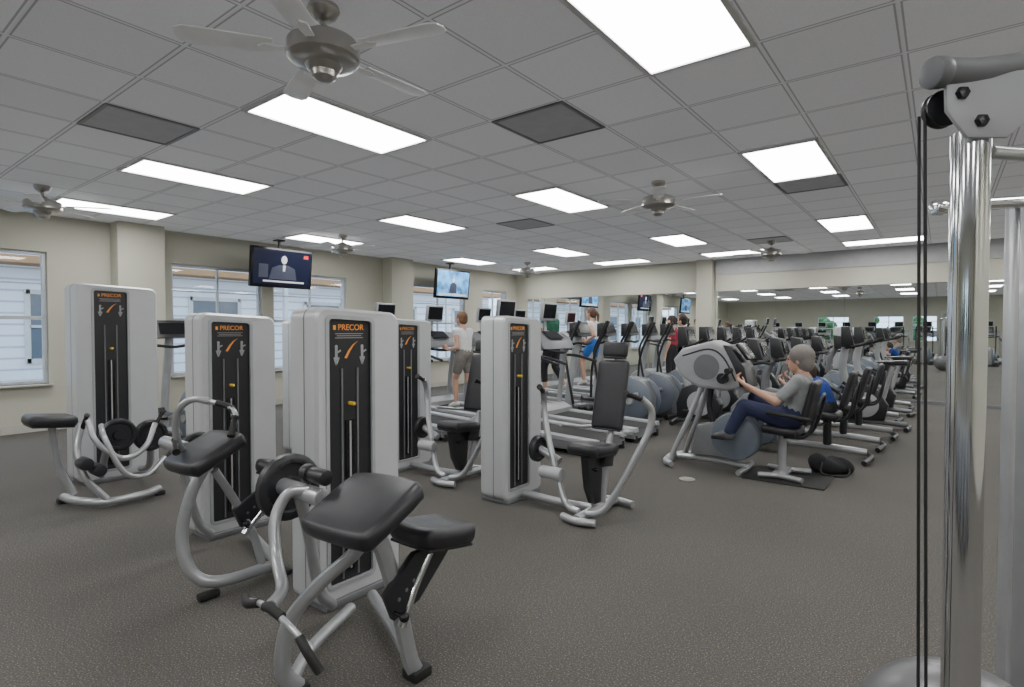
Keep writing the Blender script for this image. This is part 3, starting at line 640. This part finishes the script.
B().tube([(-.22,-.20,.037),(-.02,-.15,.04),(.14,-.20,.037)],.024).done('base_foot',SILV,t); B().tube([(-.22,.20,.037),(-.02,.15,.04),(.14,.20,.037)],.024).done('base_foot',SILV,t)
B().box((-.02,0,.045),(.12,.34,.03),bev=.008).done('base_plate',SILV,t)
pad((-.02,0,.44),(.33,.38,.07),(0,R(-4),0),'seat_pad',t)
pad((-.25,0,.70),(.06,.34,.38),(0,R(-13),0),'backrest',t)
B().tube([(-.05,-.1,.38),(-.24,-.12,.42),(-.335,-.12,.73),(-.335,.12,.73),(-.24,.12,.42),(-.05,.1,.38)],.014).done('back_frame',CHAR,t)
for s in (-1,1):
    B().tube([(-.28,s*.12,.55),(-.20,s*.26,.58),(.06,s*.26,.61)],.018).done('armrest',RUB,t)
o=B().box((0,0,.006),(.66,.56,.012),bev=.004).done('floor_mat',RUB); o.location=(-1.08,5.5,0); tag(o,'thin dark rubber mat beneath the ergometer seat','mat')
# bag
t=thing('gym_bag','soft slumped black gym bag lying on the floor beside the ergometer seat','bag',(-.80,5.94,0),.6)
b=B()
for (x,y,z,r,sx,sy,sz) in ((0,0,.06,.16,1.15,.75,.5),(-.10,.02,.08,.10,1,.9,.9),(.09,-.02,.06,.10,1,.9,.8),(.0,.06,.05,.09,1.2,.8,.6)):
    b.sph((x,y,z),r,(sx,sy,sz),seg=20)
for v in b.bm.verts:
    v.co+=Vector((math.sin(v.co.y*40)*.010,math.sin(v.co.x*33)*.010,math.sin(v.co.x*38+v.co.y*30)*.012 if v.co.z>.05 else 0)); v.co.z=max(v.co.z,.003)
b.done('body',cloth('bag_nylon',(.012,.012,.015)),t)
B().tube([(-.12,-.07,.11),(-.16,-.15,.03),(-.04,-.19,.012),(.08,-.15,.02),(.12,-.07,.09)],.009).done('strap',RUB,t)
o=B().cyl((0,0,0),(0,0,.006),.07,seg=28).cyl((0,0,.006),(0,0,.009),.045,seg=28).done('floor_outlet_cover',NICK); o.location=(-1.78,4.88,0); tag(o,'small round metal outlet cover in the floor before the ergometer','outlet cover')
# ---------------------------------------------------------------- cable machine (right edge)
t=thing('cable_machine','tall chrome and silver cable machine with black pulley cables at the right edge','exercise machine',(.034,1.224,0),R(37.5))
B().cyl((0,0,.05),(0,0,1.66),.0275,seg=64).done('chrome_guide_post',CHROME,t)
B().tube([(-.075,-.03,1.748),(0,-.02,1.753),(.16,.0,1.781),(.5,.06,1.836)],.023,seg=16).cyl((-.095,-.033,1.746),(-.070,-.029,1.749),.025,seg=20,bev=.005).done('top_crossbar',GREYP,t)
pl=B().prism([(-.068,1.685),(-.070,1.73),(-.04,1.742),(.26,1.77),(.26,1.712),(.07,1.680),(.032,1.642),(-.034,1.642)],'y',-.036,-.028,bev=.002).done('top_bracket_plate',LGREY,t)
for p in ((-.046,-.038,1.712),(-.014,-.038,1.668)): B().lathe([(.0001,-.01),(.009,-.01),(.011,0),(.009,.006),(.0001,.007)],c=p,rot=(PI/2,0,0),seg=6).done('bolt',BLK,pl)
B().lathe([(.0001,-.008),(.030,-.008),(.030,-.005),(.025,0),(.030,.005),(.030,.008),(.0001,.008)],c=(-.050,.0,1.70),rot=(PI/2,0,0),seg=28).done('pulley_wheel',CHAR,t)
B().cyl((-.078,-.0,1.70),(-.046,-.0,.05),.0026,seg=8).done('cable',RUB,t); B().cyl((-.066,.03,1.70),(-.040,.03,.05),.0026,seg=8).done('cable',RUB,t)
B().tube([(.52,.75,1.70),(.7,.76,1.715),(1.3,.78,1.75)],.020,seg=14).cyl((.50,.75,1.70),(.53,.75,1.70),.024,bev=.006).done('chrome_crossbar',CHROME,t)
ru=B().box((.862,.80,.86),(.050,.07,1.72),bev=.008).done('rear_upright',SILV,t)
b=B()
for k in range(22): b.cyl((.862,.762,.2+.065*k),(.862,.7655,.2+.065*k),.008,seg=10)
b.done('adjustment_holes',BLK,ru)
B().box((.785,.80,.86),(.018,.04,1.72),bev=.005).done('rear_upright',SILV,t)
B().box((.42,.0,.025),(.92,.09,.05),bev=.012).box((.84,.40,.025),(.09,.88,.05),bev=.012).done('base_frame',SILV,t)
B().tube([(.03,.0,1.63),(.30,.15,1.66),(.72,.50,1.70),(.86,.78,1.70)],.012).done('top_link',SILV,t)
o=B().sph((0,0,.245),.245,seg=48).done('exercise_ball',mat('ball_grey',(.13,.13,.135),.3)); o.location=(.05,1.75,0)
tag(o,'glossy dark grey exercise ball on the floor beneath the cable machine','ball')
# ---------------------------------------------------------------- people
def bake(b,name,m,parent,voxel,smooth=3):
    me=bpy.data.meshes.new(name); bmesh.ops.recalc_face_normals(b.bm,faces=b.bm.faces[:]); b.bm.to_mesh(me); b.bm.free()
    o=bpy.data.objects.new(name,me); C.objects.link(o)
    r=o.modifiers.new('r','REMESH'); r.mode='VOXEL'; r.voxel_size=voxel; r.use_smooth_shade=True
    s=o.modifiers.new('s','SMOOTH'); s.iterations=smooth; s.factor=.5
    bpy.context.view_layer.update(); me2=bpy.data.meshes.new_from_object(o.evaluated_get(bpy.context.evaluated_depsgraph_get()))
    bpy.data.objects.remove(o); me2.name=name; me2.materials.clear(); me2.materials.append(m)
    for p in me2.polygons: p.use_smooth=True
    q=bpy.data.objects.new(name,me2); C.objects.link(q); q.parent=parent; return q
def cap(b,p0,r0,p1,r1):
    p0=Vector(p0);p1=Vector(p1)
    b.sph(p0,r0,seg=12); b.sph(p1,r1,seg=12)
    if (p1-p0).length>1e-4: b.cyl(p0,p1,r0,r1,seg=12)
def person(label,loc,rotz,J,shirt,pants,haircol,sleeve=.5,leg=.95,pony=False,scale=1,group=None,female=True,shoe=(.6,.6,.6),voxel=.010,full=0.):
    t=thing('person',label,'person',loc,rotz); t.scale=(scale,)*3
    Y=Vector((0,1,0)); P,Wt,Ch,N,Hd=[Vector(J[k]) for k in ('pelvis','waist','chest','neck','head')]
    sh={s:Vector(J['sh'+c]) for s,c in ((1,'L'),(-1,'R'))}
    def torso(b,i,upper=True,lower=True):
        for s in (1,-1):
            if lower: cap(b,P+Y*.065*s,.108+i,P.lerp(Wt,.6)+Y*.05*s,.095+i)
            if upper:
                cap(b,P.lerp(Wt,.3)+Y*.055*s,.098+i,Wt+Y*.045*s,.088+i); cap(b,Wt+Y*.045*s,.088+i,Ch+Y*.07*s,.10+i)
                cap(b,Ch+Y*.07*s,.10+i,sh[s],.056+i)
        if upper:
            cap(b,sh[1],.05+i,sh[-1],.05+i)
            if female: b.sph(Ch+Vector((.07,.065,-.04)),.06+i,seg=12); b.sph(Ch+Vector((.07,-.065,-.04)),.06+i,seg=12)
    b=B(); torso(b,0); cap(b,N-Vector((.01,0,.05)),.06,N.lerp(Hd,.5)-Vector((.012,0,0)),.052)
    Mh=Matrix.Translation(Hd)@Matrix.Rotation(J.get('yaw',0),4,'Z')@Matrix.Rotation(J.get('pitch',0),4,'Y')
    hp=lambda x,y,z: Mh@Vector((x,y,z))
    def E(bb,x,y,z,a,c,d,seg=18):
        M=Mh@Matrix.Translation((x,y,z))@Matrix.Diagonal((a,c,d,1)); bmesh.ops.create_uvsphere(bb.bm,u_segments=seg,v_segments=10,radius=1,matrix=M)
    E(b,-.012,0,.02,.098,.076,.098); E(b,.02,0,-.04,.072,.060,.075); E(b,.045,0,-.085,.035,.035,.028)
    cap(b,hp(.088,0,.018),.010,hp(.108,0,-.022),.014); E(b,.085,0,-.058,.014,.026,.010)
    E(b,.080,0,.038,.018,.05,.012)
    for s in (1,-1): E(b,-.005,s*.078,-.005,.020,.010,.032)
    for s,c in ((1,'L'),(-1,'R')):
        el,wr,hd=[Vector(J[k+c]) for k in ('el','wr','ha')]
        cap(b,sh[s],.048,el,.037); cap(b,el,.040,wr,.025)
        d=(hd-wr).normalized(); side=Vector(J.get('side'+c,(0,0,1))); side=(side-d*side.dot(d)).normalized(); nrm=d.cross(side)*s
        for k in (-1,0,1): cap(b,wr+d*.015+side*.012*k,.016,wr+d*.085+side*.022*k,.014)
        cl=J.get('curl',.5)
        for k,l in ((-1.5,.060),(-.5,.075),(.5,.080),(1.5,.070)):
            p0=wr+d*.088+side*.019*k*1.05; d1=(d*math.cos(cl*.7)-nrm*math.sin(cl*.7)); p1=p0+d1*l*.5; d2=(d*math.cos(cl*2)-nrm*math.sin(cl*2)); cap(b,p0,.0095,p1,.009); cap(b,p1,.009,p1+d2*l*.5,.0075)
        th=wr+d*.03+side*.03; cap(b,th,.013,th+(d*.6+side*.6-nrm*.3)*.045,.011); cap(b,th+(d*.6+side*.6-nrm*.3)*.045,.011,th+(d*.6+side*.6-nrm*.3)*.045+(d-nrm*.5)*.03,.009)
        hi,kn,an,to=[Vector(J[k+c]) for k in ('hip','kn','an','to')]
        cap(b,hi,.088,kn,.055); cap(b,kn,.056,kn.lerp(an,.35),.054); cap(b,kn.lerp(an,.35),.054,an,.034); cap(b,an,.036,an.lerp(to,.9),.028)
    body=bake(b,'body',SKIN,t,voxel)
    b=B(); torso(b,.014,True,False)
    for s,c in ((1,'L'),(-1,'R')):
        el=Vector(J['el'+c]); 
        if sleeve>0:
            e=sh[s].lerp(el,min(1,sleeve)); cap(b,sh[s],.062,e,.062-.012*min(1,sleeve))
    bake(b,'shirt',shirt,t,.013)
    b=B(); torso(b,.012,False,True)
    for c in 'LR':
        hi,kn,an=[Vector(J[k+c]) for k in ('hip','kn','an')]
        if leg<=.5: cap(b,hi,.104,hi.lerp(kn,leg*2),.082)
        else:
            cap(b,hi,.102,kn,.070); cap(b,kn,.070,kn.lerp(an,(leg-.5)*2),.055)
    bake(b,'trousers' if leg>.5 else 'shorts',pants,t,.013)
    sm=mat('shoe',shoe,.6)
    for c in 'LR':
        an,to=Vector(J['an'+c]),Vector(J['to'+c]); d=(to-an).normalized(); b=B()
        cap(b,an-d*.03-Vector((0,0,.02)) if abs(d.z)<.7 else an-d*.02,.042,to,.034); cap(b,an,.044,an.lerp(to,.5),.042); bake(b,'shoe',sm,t,.013)
    hm=mat('hair',haircol,.7,bump=.3,scale=40); b=B()
    E(b,-.026-full*.3,0,.036+full*.4,.102+full,.088+full,.100+full); E(b,-.055,0,-.01-full,.068+full,.082+full,.085+full)
    if pony:
        a0=hp(-.12,0,.03); cap(b,a0,.035,a0+Vector((-.05,0,-.06)),.032); cap(b,a0+Vector((-.05,0,-.06)),.032,a0+Vector((-.05,0,-.20)),.015)
    bake(b,'hair',hm,t,.011)
    for s in (1,-1):
        b=B(); E(b,.082,s*.030,.012,.008,.012,.007,seg=10); b.done('eye',mat('eye_dark',(.04,.025,.02),.2),body)
    b=B(); E(b,.098,0,-.060,.004,.024,.006,seg=10); b.done('lips',mat('lips',(.42,.14,.12),.5),body)
    return t
GREYTEE=cloth('grey_tee',(.25,.26,.27)); NAVY=cloth('navy_cotton',(.02,.025,.07)); WTOP=cloth('white_top',(.78,.78,.78)); BLUES=cloth('blue_shorts',(.04,.18,.65))
DGREEN=cloth('dark_green_tee',(.02,.13,.08)); BLACKC=cloth('black_cotton',(.02,.02,.025)); MAR=cloth('maroon_tee',(.30,.02,.05)); BLUET=cloth('blue_tee',(.02,.06,.30)); DSH=cloth('grey_shorts',(.22,.20,.18))
seated=dict(pelvis=(-.06,0,.58),waist=(-.09,0,.70),chest=(-.09,0,.86),neck=(-.06,0,1.01),head=(-.01,0,1.12),pitch=.12,
  shL=(-.07,.16,.93),shR=(-.07,-.16,.93),elL=(.10,.21,.72),elR=(.12,-.21,.74),wrL=(.33,.20,.84),wrR=(.34,-.20,.86),haL=(.42,.19,.92),haR=(.43,-.19,.93),
  sideL=(0,-1,0),sideR=(0,1,0),curl=.9,hipL=(-.02,.10,.56),hipR=(-.02,-.10,.56),knL=(.36,.15,.70),knR=(.34,-.15,.66),anL=(.66,.25,.48),anR=(.46,-.25,.33),toL=(.80,.26,.50),toR=(.60,-.26,.30))
e=dict(pelvis=(-.07,0,.58),waist=(-.12,0,.70),chest=(-.145,0,.85),neck=(-.145,0,1.0),head=(-.12,0,1.105),pitch=.06,
  shL=(-.145,.155,.92),shR=(-.145,-.155,.92),elL=(.02,.25,.73),elR=(.10,-.26,.71),wrL=(.27,.29,.87),wrR=(.40,-.29,.78),haL=(.36,.285,.94),haR=(.50,-.285,.80),
  sideL=(0,-1,0),sideR=(0,1,0),curl=.9,hipL=(-.03,.10,.56),hipR=(-.03,-.10,.56),knL=(.32,.16,.66),knR=(.30,-.16,.71),anL=(.44,.25,.39),anR=(.36,-.25,.33),toL=(.56,.25,.36),toR=(.49,-.25,.29))
person('seated woman with short grey hair, grey T-shirt and navy trousers, using the arm ergometer',(EX+.03,5.5,0),PI,e,GREYTEE,NAVY,(.20,.18,.165),sleeve=.75,voxel=.008,scale=.96,shoe=(.08,.08,.09),full=.010)
s2=dict(seated); s2.update(waist=(-.04,0,.68),chest=(.02,0,.80),neck=(.12,0,.91),head=(.20,0,.985),pitch=.55,shL=(.06,.16,.86),shR=(.06,-.16,.86))
person('rider in a blue top leaning forward on the nearest recumbent bike',(-1.0,6.6,0),PI,s2,BLUET,BLACKC,(.05,.03,.02),sleeve=.5,pony=True,scale=.90)
walk=dict(pelvis=(0,0,1.12),waist=(.01,0,1.24),chest=(.03,0,1.42),neck=(.04,0,1.58),head=(.07,0,1.71),
  shL=(.03,.165,1.50),shR=(.03,-.165,1.50),elL=(-.14,.22,1.27),elR=(.10,-.22,1.25),wrL=(.06,.22,1.14),wrR=(.32,-.18,1.33),haL=(.13,.22,1.16),haR=(.38,-.17,1.38),
  sideL=(0,0,1),sideR=(0,0,1),curl=.9,hipL=(0,.09,1.08),hipR=(0,-.09,1.08),knL=(.22,.09,.74),knR=(-.06,-.09,.68),anL=(.16,.09,.32),anR=(-.38,-.09,.45),toL=(.30,.09,.25),toR=(-.33,-.09,.30))
person('woman in white top and blue shorts running on a treadmill, ponytail behind',(-5.56,9.95,-.02),PI,walk,WTOP,BLUES,(.10,.05,.03),sleeve=.12,leg=.28,pony=True,scale=.98)
w2=dict(walk); w2.update(knL=(.12,.09,.70),anL=(.10,.09,.30),toL=(.24,.09,.25),knR=(.0,-.09,.70),anR=(-.22,-.09,.36),toR=(-.10,-.09,.27),elL=(-.04,.21,1.24),wrL=(.18,.20,1.20),haL=(.26,.19,1.24))
person('woman in white top and grey shorts on a treadmill behind the press machine',(-5.52,6.05,.0),PI,w2,WTOP,DSH,(.16,.08,.04),sleeve=.12,leg=.3,pony=False,scale=.87)
person('man in dark green T-shirt walking on a treadmill just right of the middle tower',(-5.40,8.2,.0),PI,w2,DGREEN,BLACKC,(.04,.03,.02),sleeve=.5,leg=.8,scale=.98,female=False)
stand=dict(pelvis=(0,0,.93),waist=(0,0,1.06),chest=(.0,0,1.24),neck=(.0,0,1.40),head=(.03,0,1.53),
  shL=(0,.17,1.32),shR=(0,-.17,1.32),elL=(-.03,.23,1.06),elR=(-.03,-.23,1.06),wrL=(.05,.23,.82),wrR=(.16,-.18,.95),haL=(.07,.23,.74),haR=(.24,-.14,.98),
  sideL=(1,0,0),sideR=(0,0,1),curl=.4,hipL=(0,.09,.90),hipR=(0,-.09,.90),knL=(.03,.10,.49),knR=(.02,-.10,.49),anL=(-.01,.11,.085),anR=(-.01,-.11,.085),toL=(.14,.13,.04),toR=(.14,-.13,.04))
person('person in a maroon T-shirt standing at the far end near the mirror pilaster',(-4.78,12.1,0),R(180),stand,MAR,BLACKC,(.03,.02,.02),sleeve=.5,scale=1.0,female=False)
person('person standing beyond the nearest tower, only the top of the head showing',(-6.75,5.55,0),R(60),stand,cloth('tan_tee',(.4,.33,.25)),NAVY,(.25,.12,.06),sleeve=.5,scale=1.04,female=False)
# ---------------------------------------------------------------- world and camera
w=bpy.data.worlds.new('World'); S.world=w; w.use_nodes=True
bg=w.node_tree.nodes['Background']; bg.inputs[0].default_value=(.60,.78,1,1); bg.inputs[1].default_value=3.6
cam=bpy.data.cameras.new('Camera'); co=bpy.data.objects.new('Camera',cam); C.objects.link(co); S.camera=co
cam.lens=560/1024*36; cam.sensor_width=36; cam.clip_start=.05; co.location=(0,0,H); co.rotation_euler=(R(90-1.38),0,R(37.5))
